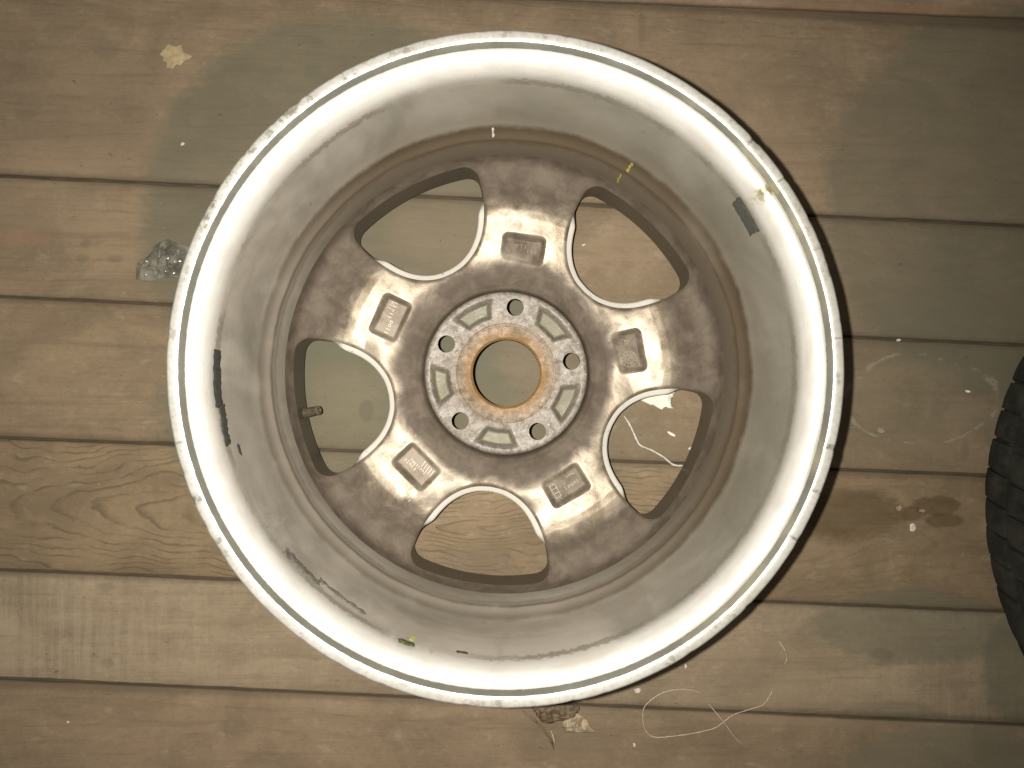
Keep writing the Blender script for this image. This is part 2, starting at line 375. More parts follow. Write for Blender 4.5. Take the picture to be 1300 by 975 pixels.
def edge_mat():
    t = NT('clean_silver_paint'); n = t.noise(t.obj, 150, 4, .7)
    c = t.mix(t.ss(n, .62, .70), (.86, .82, .73), (.30, .24, .15))
    r = t.hyp(t.x, t.y)
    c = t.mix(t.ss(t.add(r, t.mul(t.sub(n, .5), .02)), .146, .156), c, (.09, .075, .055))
    return t.out(c, .38, .30, t.bump(n, .2, .0006))
M_edge = edge_mat()
M_dark = plain('dark_residue', (.038, .037, .030), .75, 0, .3, 400, .3)
M_hole = plain('bore_wall_dark', (.075, .055, .038), .75, .1, .3, 300, .3)  # dark brown walls of the bolt holes and bore

# ------------------------------------------------------------------ the wheel rim: geometry (mm in the numbers below)
wheel = empty('wheel_rim', (WC[0], WC[1], 0))
tag(wheel, 'silver five-spoke alloy wheel rim without tyre, lying face down on the planks', 'wheel rim')
mm = .001
NSEG = 400
def lathe(name, prof, mat, angle=35, closed=False, wob=None):
    V, Fc = [], []
    P = len(prof)
    for i in range(NSEG):
        a = 2*math.pi*i/NSEG
        for j, (r, z) in enumerate(prof):
            dr, dzz = wob(a, r, z) if wob else (0, 0)
            V.append(((r+dr)*mm*math.cos(a), (r+dr)*mm*math.sin(a), (z+dzz)*mm))
    for i in range(NSEG):
        k = (i+1) % NSEG
        for j in range(P if closed else P-1):
            q = (j+1) % P
            Fc.append((i*P+j, i*P+q, k*P+q, k*P+j))
    return mesh_obj(name, V, Fc, mat, wheel, True, angle)
nicks = [(R2(rnd.uniform(0, 360)), rnd.uniform(.006, .02), rnd.uniform(.3, 1.0)) for _ in range(46)] + [(R2(a), .012, 1.3) for a in (43, 34.5, -14, -31, 203, 212, 150, 141, 134)]
def lipwob(a, r, z):
    if r < 213: return (0, 0)
    k = 0
    for (c, w, d) in nicks:
        dd = abs((a-c+math.pi) % (2*math.pi)-math.pi)
        if dd < w: k += d*(1-dd/w)*.7
    k += .10*math.sin(a*37)*math.sin(a*11+1)
    return (-k*.6 if r > 217 else 0, -k*.7)
# flange: outer curl, lip, groove, sloping bright seat
flange_prof = [(203.5, 181), (206, 185), (211, 188.5), (217, 190.5), (221.2, 193), (222.1, 196), (221.6, 198.6), (219.8, 199.8), (216.5, 200), (214.4, 199.9), (213.8, 199.4), (211.2, 196.6), (210.6, 196.9), (210.0, 197.2),
               (208, 196.8), (206, 195.9), (204.0, 194.4), (202.3, 192.2), (201.0, 189.4), (199.9, 185.8), (198.6, 180.5), (197.6, 175.0)]
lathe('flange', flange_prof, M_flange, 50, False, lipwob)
barrel_prof = [(197.6, 175.0), (196.3, 160), (195.6, 140), (195, 120), (194.4, 104), (193.6, 98), (192.0, 94), (190.2, 91.2), (189.0, 88.5), (188.2, 84), (187.4, 70), (187.0, 58), (187.2, 44), (187.6, 30), (188.0, 15), (189.0, 12),
               (195, 10), (208, 9), (217, 6), (221, 1), (225, 0), (226, 4), (224, 10), (212, 15), (204, 22), (203, 38), (197, 46), (194, 55), (194, 78), (199, 92), (200.5, 110), (201.5, 150), (203, 176), (203.5, 181)]
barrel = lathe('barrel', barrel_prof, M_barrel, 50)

# --- hub and spokes: one height field, cut along the windows, split into its parts
A_W, A_S = 46.2, 10.2
wp = spline([(145, 0), (146.5, 15), (150.5, 28), (158, 42), (170, 56), (187, 68.5), (210, 80), (232, 87), (255, 91), (330, 92)], 10)
half_poly = [(p[0]/1.446, p[1]/1.446) for p in wp]
poly = np.array(half_poly[::-1] + [(u, -v) for (u, v) in half_poly[1:]])
def sd_poly(u, v):
    v = np.abs(v)
    P = np.array(half_poly); d = np.full(u.shape, 1e9); inside = np.zeros(u.shape, bool)
    for (a, b) in zip(P[:-1], P[1:]):
        e = b-a; wx, wy = u-a[0], v-a[1]
        h = np.clip((wx*e[0]+wy*e[1])/(e@e), 0, 1)
        d = np.minimum(d, (wx-e[0]*h)**2+(wy-e[1]*h)**2)
    inside = (v < np.interp(u, P[:, 0], P[:, 1])) & (u > P[0, 0])
    return np.where(inside, -1, 1)*np.sqrt(d)
def fold(x, y, a0):
    r = np.hypot(x, y); th = np.degrees(np.arctan2(y, x))
    t = np.radians((th-a0+36) % 72-36)
    return r*np.cos(t), r*np.sin(t), r
def smax(a, b, k):
    h = np.clip(.5+.5*(a-b)/k, 0, 1); return b*(1-h)+a*h+k*h*(1-h)
def win_sdf(x, y):
    u, v, r = fold(x, y, A_W)
    return smax(sd_poly(u, v), r-184.0, 12.0)
def bolt_sdf(x, y):
    u, v, r = fold(x, y, A_S); return np.hypot(u-56.2, v)-7.3
def sdf(x, y):
    return np.minimum(np.minimum(win_sdf(x, y), bolt_sdf(x, y)), np.minimum(np.hypot(x, y)-28.4, 191.5-np.hypot(x, y)))
PR = np.array([(26, 62.5), (28.5, 63.0), (30, 64.2), (41, 64.6), (42, 65), (66, 65), (68, 64.6), (69.3, 63), (70.2, 58), (71.5, 52), (74, 47.5), (79, 44.6), (85, 43.0), (90, 42.4), (95, 42.9), (104, 44.4), (112, 45.8), (120, 47.3), (130, 49.3), (137, 50.6), (144, 51.0), (154, 49.4), (164, 46.8), (172, 46.2), (178, 46.8), (182, 48.4), (184.5, 51), (186.2, 55.5), (187.2, 62), (188, 70), (192, 80)])
from_r = np.linspace(26, 192, 700)
tmp = np.interp(from_r, PR[:, 0], PR[:, 1]); ker = np.hanning(9); ker /= ker.sum()
from_z = np.convolve(np.pad(tmp, 4, mode='edge'), ker, 'valid')
def rect_sd(u, v, hu, hv, rad):
    qx = np.abs(u)-hu+rad; qy = np.abs(v)-hv+rad
    return np.hypot(np.maximum(qx, 0), np.maximum(qy, 0))+np.minimum(np.maximum(qx, qy), 0)-rad
PADS = {0: (109.5, .0, -.13, -.06), 1: (110, .0, -.15, .05), 2: (112, 0.02, .12, .02), 3: (112.5, -0.03, .10, .05), 4: (111, 0.04, .02, -.04)}   # spoke: r, tilt, floor slope along u, v
def height(x, y):
    r = np.hypot(x, y); th = np.degrees(np.arctan2(y, x))
    z = np.interp(r, from_r, from_z)
    us, vs, _ = fold(x, y, A_S)
    sp = sst(r, 92, 120)*(1-sst(r, 176, 188))
    z = z-sp*(vs/40.0)**2*2.2                                     # spokes are domed across
    z = z+sp*vn(x*.045+9, y*.045+4)*.9+sst(r, 72, 84)*(1-sst(r, 180, 187))*vn(x*.12, y*.12)*.28
    w = win_sdf(x, y)
    z = z-np.where(w < 3.2, (3.2-np.clip(w, -1, 3.2))**2*.16, 0)*sst(188-r, 2, 8)
    k = (np.floor((th-A_S+36) / 72).astype(int)) % 5
    for q, (pr, tilt, su, sv_) in PADS.items():
        uu = (us-pr)*math.cos(tilt)+vs*math.sin(tilt); vv = -(us-pr)*math.sin(tilt)+vs*math.cos(tilt)
        d = rect_sd(uu, vv, 12.2, 18.2, 3.6)
        f = np.where(k == q, sst(-d, -1.2, 3.8), 0)
        flat = 41.4+.0*uu+uu*su+vv*sv_
        z = z*(1-f)+flat*f
        # soft raised rim round the recess
        z = z+np.where(k == q, np.exp(-((d-2.6)/2.2)**2)*.12, 0)
    # five pockets in the mounting face, between the bolt holes
    uw, vw, _ = fold(x, y, A_W)
    ang = np.degrees(np.arctan2(vw, uw))
    pd = np.maximum(np.abs(r-55.8)-7.6, (np.abs(ang)-16.3+ (62-r)*.3)*.9)
    z = z-6.2*sst(-pd, -1.2, 3.4)*np.where(r < 68, 1, 0)
    z = z-np.where(np.abs(r-41.3) < 1.0, .5*(1-np.abs(r-41.3)), 0)
    return z
ST = 0.9
N = int(192/ST)
ax = np.arange(-N, N+1)*ST+.013
GX, GY = np.meshgrid(ax, ax)
GS = sdf(GX, GY); GZ = height(GX, GY)
gy_, gx_ = np.gradient(GZ, ST)
GN = np.stack([-gx_, -gy_, np.ones_like(gx_)], -1); GN /= np.linalg.norm(GN, axis=-1, keepdims=True)
M = GX.shape[1]
fx, fy, fz, fs = GX.ravel(), GY.ravel(), GZ.ravel(), GS.ravel(); fn = GN.reshape(-1, 3)
ii = np.arange(M-1); I, J = np.meshgrid(ii, ii); base = (J*M+I).ravel()
T = np.concatenate([np.stack([base, base+1, base+M+1], 1), np.stack([base, base+M+1, base+M], 1)])
pos = fs[T] > 0
cnt = pos.sum(1)
tri_full = T[cnt == 3]
extra_p, extra_n, ekey, tri_cut, bedges = [], [], {}, [], []
NB = len(fx)
def cutpt(a, b):
    k = (a, b) if a < b else (b, a)
    if k in ekey: return ekey[k]
    a, b = k; t = fs[a]/(fs[a]-fs[b]); t = min(max(t, .02), .98)
    p = np.array((fx[a]+(fx[b]-fx[a])*t, fy[a]+(fy[b]-fy[a])*t, fz[a]+(fz[b]-fz[a])*t))
    n = fn[a]*(1-t)+fn[b]*t
    ekey[k] = NB+len(extra_p); extra_p.append(p); extra_n.append(n/np.linalg.norm(n)); return ekey[k]
for tr, ps, c in zip(T[(cnt > 0) & (cnt < 3)], pos[(cnt > 0) & (cnt < 3)], cnt[(cnt > 0) & (cnt < 3)]):
    tr = [int(q) for q in tr]
    if c == 1:
        i = int(np.argmax(ps)); a, b, d = tr[i], tr[(i+1) % 3], tr[(i+2) % 3]
        p, q = cutpt(a, b), cutpt(a, d); tri_cut.append((a, p, q)); bedges.append((p, q))
    else:
        i = int(np.argmin(ps)); a, b, d = tr[i], tr[(i+1) % 3], tr[(i+2) % 3]
        p, q = cutpt(a, b), cutpt(a, d); tri_cut.append((p, b, d)); tri_cut.append((p, d, q)); bedges.append((q, p))
AP = np.concatenate([np.stack([fx, fy, fz], 1), np.array(extra_p)]); AN = np.concatenate([fn, np.array(extra_n)])
TRI = np.concatenate([tri_full, np.array(tri_cut)])
ctr = AP[TRI].mean(1); cr = np.hypot(ctr[:, 0], ctr[:, 1]); cth = np.degrees(np.arctan2(ctr[:, 1], ctr[:, 0]))
sect = (np.floor((cth-A_S+36)/72).astype(int)) % 5
def submesh(name, mask, parent):
    t = TRI[mask]; u, inv = np.unique(t, return_inverse=True); t = inv.reshape(-1, 3)
    return mesh_obj(name, AP[u]*mm, t.tolist(), M_spider, parent, True, None, AN[u])
hub = submesh('hub', (cr >= 69.8) & (cr < 99), wheel)
face = submesh('mounting_face', (cr >= 41.2) & (cr < 69.8), wheel)
face['label'] = 'corroded pale mounting face with five bolt holes'
ringp = submesh('centre_ring', cr < 41.2, wheel); ringp['label'] = 'rusty orange ring round the centre bore'
spokes = [submesh('spoke', (cr >= 99) & (sect == k), wheel) for k in range(5)]
# walls below the cut edges
bp = np.array([(a, b) for a, b in bedges]); mid = AP[bp].mean(1); br = np.hypot(mid[:, 0], mid[:, 1]); bth = np.degrees(np.arctan2(mid[:, 1], mid[:, 0]))
wsec = (np.floor((bth-A_W+36)/72).astype(int)) % 5; bsec = (np.floor((bth-A_S+36)/72).astype(int)) % 5
def wall(name, mask, mat, parent, drafts, zb):
    e = bp[mask]
    u, inv = np.unique(e, return_inverse=True); e = inv.reshape(-1, 2); P = AP[u]
    eps = .4
    g = np.stack([sdf(P[:, 0]+eps, P[:, 1])-sdf(P[:, 0]-eps, P[:, 1]), sdf(P[:, 0], P[:, 1]+eps)-sdf(P[:, 0], P[:, 1]-eps)], 1)
    g /= np.linalg.norm(g, axis=1, keepdims=True)+1e-9
    V = []; K = 11
    for k in range(K):
        t = k/(K-1); d = drafts(P)*min(1, t*2.2)
        z_ = P[:, 2]*(1-t)+zb*t if name != 'window_edge' else np.where(t < .45, P[:, 2]-4*t/.45, (P[:, 2]-4)*(1-(t-.45)/.55)+zb*(t-.45)/.55)
        V.append(np.stack([P[:, 0]-g[:, 0]*d, P[:, 1]-g[:, 1]*d, z_], 1))
    n = len(u); V = np.concatenate(V)
    Fc = [(k*n+a, k*n+b, (k+1)*n+b, (k+1)*n+a) for k in range(K-1) for a, b in e]
    return mesh_obj(name, V*mm, Fc, mat, parent, True)
def wdraft(P):
    r = np.hypot(P[:, 0], P[:, 1]); u, v, _ = fold(P[:, 0], P[:, 1], A_W)
    return 5.2*(1-sst(r, 140, 158))
for k in range(5):
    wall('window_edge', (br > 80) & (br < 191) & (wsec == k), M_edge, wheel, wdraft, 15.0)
    wall('bolt_hole', (br > 40) & (br < 70) & (bsec == k), M_hole, face, lambda P: np.full(len(P), -5.0), 20.0)
wall('bore_wall', br < 35, M_hole, ringp, lambda P: np.full(len(P), -3.0), 18.0)

# --- raised cast marks in the five recesses
def on_spoke(k, u, v):
    a = R2(A_S+72*k); pr, tilt, su, sv_ = PADS[k]
    uu, vv = u*math.cos(tilt)-v*math.sin(tilt)+pr, u*math.sin(tilt)+v*math.cos(tilt)
    return uu*math.cos(a)-vv*math.sin(a), uu*math.sin(a)+vv*math.cos(a)
def pad_z(k, u, v): return 41.4+u*PADS[k][2]+v*PADS[k][3]
def strokes(k, segs, w=.5, h=.42, mat=None):
    V, Fc = [], []
    for (u0, v0, u1, v1) in segs:
        d = np.array((u1-u0, v1-v0)); L = np.linalg.norm(d)+1e-9; n = np.array((-d[1], d[0]))/L*w/2
        b0 = len(V)
        for (uu, vv, o, hh) in ((u0, v0, 1, -.3), (u1, v1, 1, -.3), (u1, v1, -1, -.3), (u0, v0, -1, -.3), (u0, v0, .6, h), (u1, v1, .6, h), (u1, v1, -.6, h), (u0, v0, -.6, h)):
            pu, pv = uu+n[0]*o, vv+n[1]*o
            x, y = on_spoke(k, pu, pv); V.append((x*mm, y*mm, (pad_z(k, pu, pv)+hh)*mm))
        Fc += [(b0+4, b0+5, b0+6, b0+7)] + [(b0+i, b0+(i+1) % 4, b0+4+(i+1) % 4, b0+4+i) for i in range(4)]
    return mesh_obj('cast_mark', V, Fc, mat or M_mark, spokes[k], False)
M_mark = plain('cast_mark_metal', (.40, .35, .275), .45, .35, .2, 500, .2)
def ring(cu, cv, r, n=20, a0=0, a1=360):
    A = [R2(a0+(a1-a0)*i/n) for i in range(n+1)]
    return [(cu+r*math.cos(a), cv+r*math.sin(a), cu+r*math.cos(b), cv+r*math.sin(b)) for a, b in zip(A[:-1], A[1:])]
# spoke at the right: a round date stamp with spokes and an arrow, a small mark above it
S = ring(0, -6.5, 7.0, 28) + ring(0, -6.5, 3.8, 18)
for i in range(12):
    a = R2(30*i+8); S.append((4.4*math.cos(a), -6.5+4.4*math.sin(a), 6.4*math.cos(a), -6.5+6.4*math.sin(a)))
S += [(-5.5, -10.5, 6, -2), (6, -2, 3.2, -2.4), (6, -2, 5.2, -4.6), (-2, -8, 1, -4.5), (1, -9, 2, -6), (-2, -6, 0, -8)]
S += [(-4, 5, 3, 9), (3, 9, -4, 12), (-1, 6.5, -1, 10.5), (4.5, 5, 4.5, 8), (6.5, 4.5, 6.5, 9)]
strokes(0, S)
def glyphs(rows, seed):
    r = random.Random(seed); out = []
    for (u, v0, v1, size) in rows:      # small worn characters, running along v
        v = v0
        while v < v1:
            w = size*.62
            kind = r.randrange(5)
            if kind == 0: out += ring(u, v+w/2, w*.5, 8)
            elif kind == 1: out += [(u-size/2, v+w/2, u+size/2, v+w/2)]
            elif kind == 2: out += [(u-size/2, v+w*.3, u+size*.2, v+w*.5), (u+size*.3, v, u+size*.45, v+w*.7)]
            elif kind == 3: out += [(u-size*.4, v, u-size*.1, v+w), (u+size*.1, v+w*.2, u+size*.4, v+w*.6)]
            else: out += ring(u, v+w/2, w*.5, 7, 40, 320)
            v += size*.95
    return out
strokes(1, glyphs([(3.5, -3, 5, 4.0), (0, -12, -5, 3.4), (-6, 5, 13, 3.0)], 4))
strokes(2, glyphs([(1.5, -15, -1, 3.6), (-1.5, 2, 14, 3.6), (5.0, -14, -6, 3)], 8))
strokes(3, glyphs([(3.0, -12, 2, 3.0), (-.5, -8, 8, 2.4)], 12)+[(-8+0, 2+2.8*i, -2.0, 3+2.8*i) for i in range(5)])
strokes(4, glyphs([(2.5, -2, 13, 3.2), (-5.5, 4, 13, 2.4)], 23)+[(-6, -8, 6, -8), (-6, -13, 6, -13), (-6, -8, -6, -13), (6, -8, 6, -13), (-2, -8, -2, -13), (2, -9, 2, -12)])

# --- patches left on the barrel: a thin curved film on the inner wall
bz = np.array([(z, r) for r, z in barrel_prof[:15]][::-1])
def film(name, a0, a1, z0, z1, mat, jag=.0, n=18, m=6, off=.5, skew=0.0, seed=1, label=None):
    r_ = np.random.RandomState(seed); V, Fc = [], []
    ja = r_.uniform(-1, 1, n+1)*jag; jb = r_.uniform(-1, 1, n+1)*jag
    je = r_.uniform(-1, 1, (2, m+1))*jag
    for i in range(n+1):
        for j in range(m+1):
            t, s = i/n, j/m
            za, zb = z0+ja[i]+skew*t, z1+jb[i]+skew*t
            z = za+(zb-za)*s
            a = a0+(a1-a0)*t+(je[0, j] if i == 0 else je[1, j] if i == n else 0)/3.4
            edge = min(i, n-i, j*2, (m-j)*2) == 0
            r = np.interp(z, bz[:, 0], bz[:, 1])-(off if not edge else -.15)
            V.append((r*mm*math.cos(R2(a)), r*mm*math.sin(R2(a)), z*mm))
    for i in range(n):
        for j in range(m): Fc.append((i*(m+1)+j, i*(m+1)+j+1, (i+1)*(m+1)+j+1, (i+1)*(m+1)+j))
    o = mesh_obj(name, V, Fc, mat, barrel, True)
    if label: o['label'] = label
    return o
M_tape = plain('grey_tape_residue', (.062, .062, .05), .7, 0, .15, 500, .2)
M_smear = plain('rubber_smear', (.13, .118, .095), .7, 0, .35, 250, .2)
M_yellow = plain('yellow_crayon', (.32, .275, .06), .7, 0, .3, 500, .2)
M_greenm = plain('yellow_green_paint', (.33, .33, .11), .7, 0, .3, 500, .2)
M_bare = plain('bare_scraped_metal', (.70, .67, .60), .45, .3, .25, 350, .4)
film('adhesive_patch', 28.6, 36.6, 163, 178.5, M_tape, .8, seed=2, skew=2, label='grey rectangular patch of adhesive tape residue')
film('adhesive_patch', 176.5, 188, 171.5, 183.5, M_dark, 1.0, seed=3, label='long dark strip of adhesive residue')
film('adhesive_patch', 187, 195.5, 168, 177, M_dark, 1.2, seed=4, skew=3)
film('adhesive_patch', 195.5, 198, 160, 164, M_dark, 1.0, n=8, seed=5)
film('rubber_smear', 219, 229, 167, 176, M_smear, 2.0, seed=6, skew=-2)
film('rubber_smear', 228, 240, 162, 167, M_smear, 1.6, seed=7, skew=2)
film('rubber_smear', 259.5, 262, 172, 175, M_dark, .6, n=8, seed=10)
film('crayon_mark', 58.6, 59.4, 91, 104, M_yellow, .6, n=4, seed=12, skew=0)
film('crayon_mark', 59.6, 60.2, 66, 86, M_yellow, .6, n=4, seed=13)
film('paint_mark', 249.8, 251.0, 166, 175, M_greenm, .8, n=6, seed=14, label='small yellow green paint mark')
film('paint_mark', 248.0, 251.4, 178.5, 184.5, plain('dark_green_grime', (.075, .08, .03), .7, 0, .4, 500, .3), 1.0, n=8, off=.9, seed=15, label='dark green spot of grime')
film('scrape', 90.5, 103, 34.5, 40.5, M_bare, .9, seed=16, label='bright scraped strip on the dark barrel foot')
film('scrape', 93, 93.6, 92, 104, M_bare, .6, n=4, seed=17)

# --- valve stem in the left window
def lathe_along(name, prof, p0, p1, mat, parent, seg=20):
    p0, p1 = np.array(p0, float), np.array(p1, float); t = p1-p0; L = np.linalg.norm(t); t /= L
    a = np.cross(t, (0, 0, 1.)); a /= np.linalg.norm(a); b_ = np.cross(a, t); V, Fc = [], []
    for (s, r) in prof:
        for k in range(seg):
            w = 2*math.pi*k/seg; V.append((p0+t*s+a*r*math.cos(w)+b_*r*math.sin(w))*mm)
    for i in range(len(prof)-1):
        for k in range(seg): Fc.append((i*seg+k, i*seg+(k+1) % seg, (i+1)*seg+(k+1) % seg, (i+1)*seg+k))
    return mesh_obj(name, V, Fc, mat, parent, True, 40)
va = R2(191)
def vp(r, z): return (r*math.cos(va), r*math.sin(va), z)
M_rub = plain('old_valve_rubber', (.085, .068, .046), .6, 0, .3, 500, .3)
valve = lathe_along('valve_stem', [(-3, 6), (3, 6), (5, 4.6), (21, 3.9), (23, 4.2), (24.5, 4.0), (25, 3.2), (25, 2.2), (21, 2.0), (21, 0)], vp(190, 24), vp(166, 37), M_rub, wheel)
lathe_along('valve_core', [(0, .2), (0.0, 1.0), (4.5, 1.0), (4.8, .5), (4.8, .01)], vp(170.5, 34.6), vp(166, 37), plain('brass', (.30, .24, .13), .4, .7, .2, 400), valve, 10)

# ------------------------------------------------------------------ tyre at the right edge
TC = np.array(fl(1602, 640))
tyre = empty('tyre', tuple(TC)); tag(tyre, 'black worn rubber tyre lying flat at the right edge', 'tyre')
def rubber():
    t = NT('dusty_black_rubber'); n = t.noise(t.obj, 35, 4, .6); n2 = t.noise(t.obj, 260, 4, .65)
    c = t.mix(t.ss(n, .35, .7), (.009, .010, .007), (.033, .034, .025)); c = t.mix(t.mul(t.ss(n2, .58, .72), .4), c, (.06, .06, .043))
    return t.out(c, .75, 0, t.bump(n2, .4, .0008))
M_rubber = rubber()
tp = [(200, 12), (206, 4), (225, 0), (250, 1), (266, 5), (276, 13), (281, 24), (284, 45), (285, 97), (284, 150), (281, 170), (276, 182), (266, 189), (250, 194), (225, 195), (206, 191), (200, 183), (196, 178), (215, 160), (240, 110), (240, 80), (215, 30), (196, 17)]
V, Fc = [], []
for i in range(128):
    a = 2*math.pi*i/128
    for (r, z) in tp: V.append((r*mm*math.cos(a), r*mm*math.sin(a), z*mm))
P = len(tp)
for i in range(128):
    for j in range(P): Fc.append((i*P+j, i*P+(j+1) % P, ((i+1) % 128)*P+(j+1) % P, ((i+1) % 128)*P+j))
mesh_obj('carcass', V, Fc, M_rubber, tyre, True, 40)
cz = np.array([(5, 266), (13, 276), (24, 281), (45, 284), (97, 285), (150, 284), (170, 281), (182, 276), (189, 266)], float)
def block(a, da, z0, z1, hgt, skew):
    V = []; ns = 4
    for j in range(ns+1):
        z = z0+(z1-z0)*j/ns
        for q in range(4):
            aa = a+da*(q/3-.5)+skew*(j/ns)
            r = np.interp(z, cz[:, 0], cz[:, 1])
            top = hgt*(1 if 0 < j < ns else .72)*(1 if 0 < q < 3 else .88)
            V.append(((r-1.5)*math.cos(aa)*mm, (r-1.5)*math.sin(aa)*mm, z*mm)); V.append(((r+top)*math.cos(aa)*mm, (r+top)*math.sin(aa)*mm, z*mm))
    Fc = []
    def id_(j, q, t): return (j*4+q)*2+t
    for j in range(ns):
        for q in range(3): Fc.append((id_(j, q, 1), id_(j, q+1, 1), id_(j+1, q+1, 1), id_(j+1, q, 1)))
        for q in (0, 3): Fc.append((id_(j, q, 0), id_(j, q, 1), id_(j+1, q, 1), id_(j+1, q, 0)))
    for j in (0, ns):
        for q in range(3): Fc.append((id_(j, q, 0), id_(j, q+1, 0), id_(j, q+1, 1), id_(j, q, 1)))
    return V, Fc
rest_v, rest_f = [], []
for row, (z0, z1, hg) in enumerate(((8, 46, 5), (51, 95, 5), (100, 144, 5), (149, 187, 5))):
    for i in range(64):
        a = 2*math.pi*(i+.5*(row % 2)+rnd.uniform(-.04, .04))/64; da = 2*math.pi/64*rnd.uniform(.87, .92)
        V, Fc = block(a, da, z0, z1, hg*rnd.uniform(.85, 1.1), .03)
        if row < 1 and abs(a-math.pi) < .72: mesh_obj('tread_block', V, Fc, M_rubber, tyre, True, 35)
        else:
            o = len(rest_v); rest_v += V; rest_f += [tuple(v+o for v in f) for f in Fc]
tr_ = mesh_obj('tread', rest_v, rest_f, M_rubber, tyre, True, 35); tr_['kind'] = 'stuff'

# ------------------------------------------------------------------ litter on the floor
def plastic():
    t = NT('clear_crumpled_film'); n = t.noise(t.obj, 70, 3)
    return t.out(t.mix(t.ss(n, .4, .6), (.30, .28, .22), (.16, .15, .12)), .17, 0, t.bump(n, .6, .002), Alpha=.55, Specular_IOR_Level=.7)
def scrap(name, cx, cy, outline, hgt, freq, mat, label, cat, seed, n=34, lift=.0008, group=None, ridged=True):
    """a crumpled sheet: grid inside an irregular outline (photo pixels about its centre), with folds"""
    X0, Y0, _ = fl(cx, cy)
    P = np.array(outline, float)*PX; P[:, 1] *= -1
    lo_, hi_ = P.min(0), P.max(0)
    V, idx, Fc = [], {}, []
    q = VN(seed)
    def inside(x, y):
        c = False; j = len(P)-1
        for i in range(len(P)):
            if (P[i, 1] > y) != (P[j, 1] > y) and x < (P[j, 0]-P[i, 0])*(y-P[i, 1])/(P[j, 1]-P[i, 1])+P[i, 0]: c = not c
            j = i
        return c
    def ed(x, y):
        d = 9
        for i in range(len(P)):
            a, b = P[i], P[(i+1) % len(P)]; e = b-a; h = np.clip(((x-a[0])*e[0]+(y-a[1])*e[1])/(e@e), 0, 1)
            d = min(d, math.hypot(x-a[0]-e[0]*h, y-a[1]-e[1]*h))
        return d
    for j in range(n+1):
        for i in range(n+1):
            x = lo_[0]+(hi_[0]-lo_[0])*i/n; y = lo_[1]+(hi_[1]-lo_[1])*j/n
            if not inside(x, y): continue
            f = min(1, ed(x, y)/(.25*min(hi_-lo_)))
            a = q(np.array([x*freq]), np.array([y*freq]))[0]; b_ = q(np.array([x*freq*2.3+7]), np.array([y*freq*2.3]))[0]
            hh = (1-abs(a))*.6+(1-abs(b_))*.4 if ridged else .5+.5*a
            idx[i, j] = len(V); V.append((x+.0006*b_, y+.0006*a, lift+hgt*f*hh**2))
    for (i, j) in list(idx):
        k = [(i, j), (i+1, j), (i+1, j+1), (i, j+1)]
        if all(c in idx for c in k): Fc.append(tuple(idx[c] for c in k))
        else:
            for tri in ((k[0], k[1], k[3]), (k[0], k[1], k[2]), (k[0], k[2], k[3])):
                if all(c in idx for c in tri): Fc.append(tuple(idx[c] for c in tri)); break
    o = mesh_obj(name, V, Fc, mat, None, True, 30); o.location = (X0, Y0, 0)
    sm = o.modifiers.new('thickness', 'SOLIDIFY'); sm.thickness = .0003
    return tag(o, label, cat, group)
scrap('plastic_scrap', 212, 334, [(-40, 12), (-36, -2), (-22, -10), (-14, -24), (2, -30), (20, -24), (40, -18), (44, 14), (20, 20), (-6, 20), (-24, 24), (-38, 22)], .009, 105, plastic(), 'crumpled clear plastic film lying beside the left side of the rim', 'plastic scrap', 5, 44)
M_paper = plain('white_paper', (.72, .69, .58), .8, 0, .1, 200, .2)
M_white = plain('white_chip', (.56, .52, .43), .6, 0, .1, 200)
scrap('paper_scrap', 838, 510, [(-34, -4), (-12, -14), (22, -16), (16, -4), (17, 9), (6, 8), (2, 12), (-10, 6)], .004, 80, M_paper, 'torn white paper scrap on the floor inside the lower right window', 'paper scrap', 6, 22)
M_leaf = plain('dry_brown_leaf', (.13, .092, .05), .7, 0, .45, 260, .5)
M_leaf2 = plain('pale_dry_leaf', (.30, .235, .15), .7, 0, .3, 260, .5)
scrap('dry_leaf', 703, 905, [(-30, -10), (14, -12), (36, -8), (26, 8), (4, 10), (-4, 14), (-16, 12), (-22, 4)], .007, 120, M_leaf, 'brown curled dry leaf under the bottom edge of the rim', 'leaf', 9, 26)
scrap('dry_leaf', 732, 915, [(-20, 2), (-2, -12), (12, -6), (22, 12), (30, 14), (10, 15), (-16, 14)], .006, 150, M_leaf2, 'pale brown leaf fragment right of the curled dry leaf', 'leaf', 10, 22)
def pz(X, Y, z=.0011): return fl(X, Y, z)
M_thread = plain('pale_thread', (.42, .37, .27), .7, 0, .15, 300)
def strand(name, pts, rad, mat, label, cat, group=None):
    S = spline([pz(*p) for p in pts], 8)
    S = [s+np.array((rnd.uniform(-1, 1), rnd.uniform(-1, 1), 0))*.00018 for s in S]
    k = len(S); rr = [rad*(.35+.65*min(1, i/6, (k-1-i)/6)) * rnd.uniform(.8, 1.2) for i in range(k)]
    return tag(tube(name, S, rr, mat, None, 6, pz(*pts[0])), label, cat, group)
strand('thread', [(887, 878), (866, 875, .002), (840, 880, .003), (820, 895, .003), (816, 910, .002), (820, 928, .002), (832, 936), (858, 934), (880, 931), (905, 925), (918, 917, .003), (930, 908, .003), (950, 901), (968, 895), (978, 882), (981, 874)], .00045, M_thread, 'pale looped thread below the rim on the lower right planks', 'thread')
strand('straw', [(899, 893), (910, 906, .004), (920, 918, .004), (932, 935, .002), (942, 945)], .00045, M_thread, 'short thin straw crossing the looped thread', 'straw')
strand('straw', [(988, 813, .002), (996, 825, .004), (999, 836, .002), (996, 843)], .0007, plain('dry_straw', (.42, .34, .2), .6, 0, .2, 300), 'short bent dry straw right of the rim, above the looped thread', 'straw')
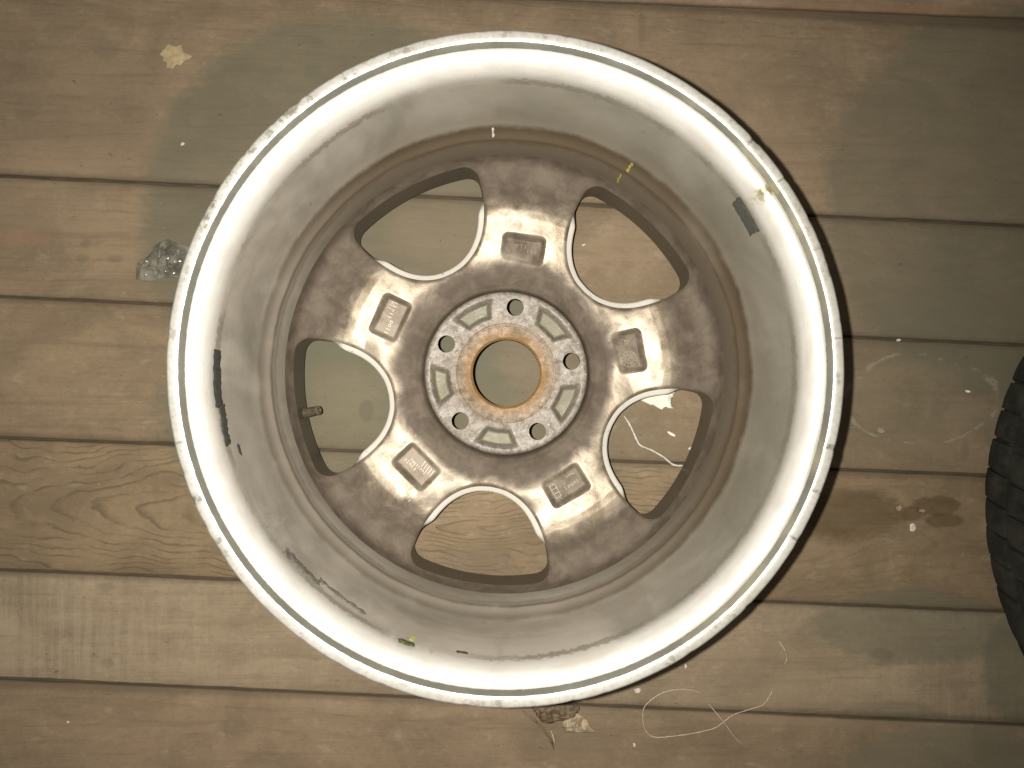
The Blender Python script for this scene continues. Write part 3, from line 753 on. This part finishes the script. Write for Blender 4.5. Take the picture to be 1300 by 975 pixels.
strand('string', [(792, 528), (800, 540, .002), (808, 558, .002), (814, 566, .003), (826, 571, .002), (842, 580, .003), (855, 590, .002), (870, 592), (884, 600)], .0010, plain('white_string', (.52, .49, .41), .8, 0, .15, 300), 'white string bent across the floor inside the lower right window', 'string')
strand('leaf_stalk', [(664, 903), (682, 918, .003), (698, 938, .004), (704, 952)], .0011, M_leaf, 'thin brown leaf stalk hanging below the curled leaf', 'leaf stalk')
strand('leaf_stalk', [(699, 926, .002), (703, 938, .003), (705, 951)], .0011, M_leaf2, 'pale leaf stalk beside the thin brown stalk', 'leaf stalk')
def chip(X, Y, w, h, mat, label, name='chip', cat='chip', group=None, rot=0.0, thick=.0011):
    x0, y0, _ = fl(X, Y); r = random.Random(int(X*7+Y))
    n = 9; V = []; 
    for lv, (z, s) in enumerate(((.0, .9), (thick*.6, 1.0), (thick, .7))):
        for i in range(n):
            a = 2*math.pi*i/n; q = r.uniform(.72, 1.12) if lv == 0 else jit[i]
            if lv == 0:
                if i == 0: jit = []
                jit.append(q)
            u, v = math.cos(a)*w/2.3*PX*q*s, math.sin(a)*h/2.3*PX*q*s
            V.append((u*math.cos(rot)-v*math.sin(rot), u*math.sin(rot)+v*math.cos(rot), z+r.uniform(0, .0003)*lv))
    Fc = [(l*n+i, l*n+(i+1) % n, (l+1)*n+(i+1) % n, (l+1)*n+i) for l in range(2) for i in range(n)] + [tuple(range(2*n, 3*n))]
    o = mesh_obj(name, V, Fc, mat, None, False); o.location = (x0, y0, .0002)
    return tag(o, label, cat, group)
chip(1158, 669, 10, 14, M_white, 'bright white paint chip between the brown oil stains right of the rim', 'paint_chip', 'paint chip', rot=-.3)
chip(1170, 648, 12, 6, M_leaf2, 'pale wood splinter just above the bright white chip', 'wood_splinter', 'splinter')
chip(1141, 645, 9, 8, M_leaf2, 'small pale wood flake left of the splinter on the oil stain', 'wood_flake', 'flake')
chip(809, 876, 11, 8, plain('pale_pink_chip', (.62, .5, .4), .6), 'pale pinkish chip touching the lower right of the rim', 'paint_chip', 'paint chip')
chip(870, 845, 4, 8, M_white, 'tiny upright white chip just under the lower right rim edge', 'paint_chip', 'paint chip')
chip(232, 183, 7, 5, M_white, 'white crumb on the grey stain left above the rim', 'crumb', 'crumb', rot=.6)
chip(805, 945, 4, 7, M_white, 'white crumb below the left end of the looped thread', 'crumb', 'crumb', rot=.3)
chip(1140, 432, 8, 5, M_white, 'white crumb on the plank seam right of the rim', 'crumb', 'crumb')
chip(1118, 546, 12, 8, M_leaf2, 'pale flat flake near the rim on the right grey plank', 'wood_flake', 'flake')
chip(1228, 497, 9, 4, M_paper, 'pale sliver on the grey plank near the tyre', 'paper_sliver', 'sliver', rot=-.2)
chip(852, 551, 16, 5, M_paper, 'white sliver above the bent string inside the window', 'paper_sliver', 'sliver', rot=-.45)
chip(877, 569, 8, 5, M_paper, 'white crumb at the barrel edge beside the bent string', 'crumb', 'crumb', rot=.3)
chip(87, 916, 4, 4, M_white, 'white crumb on the bottom left plank', 'crumb', 'crumb')
chip(741, 311, 8, 3, M_white, 'white fleck inside the upper right window', 'crumb', 'crumb', rot=.4)
# pale star-shaped dry leaf flattened on the upper left plank
S = [(-20, -3), (-13, -9), (-7, -17), (1, -14), (10, -16), (13, -6), (25, -1), (20, 3), (13, 6), (9, 12), (3, 11), (0, 17), (-11, 15), (-10, 9), (-15, 6), (-14, 2)]
scrap('flat_leaf', 221, 72, S, .0006, 60, plain('faded_leaf', (.355, .275, .155), .8, 0, .18, 200, .3), 'pale flattened star-shaped leaf on the upper left plank', 'leaf', 12, 30, lift=.0006, ridged=False)
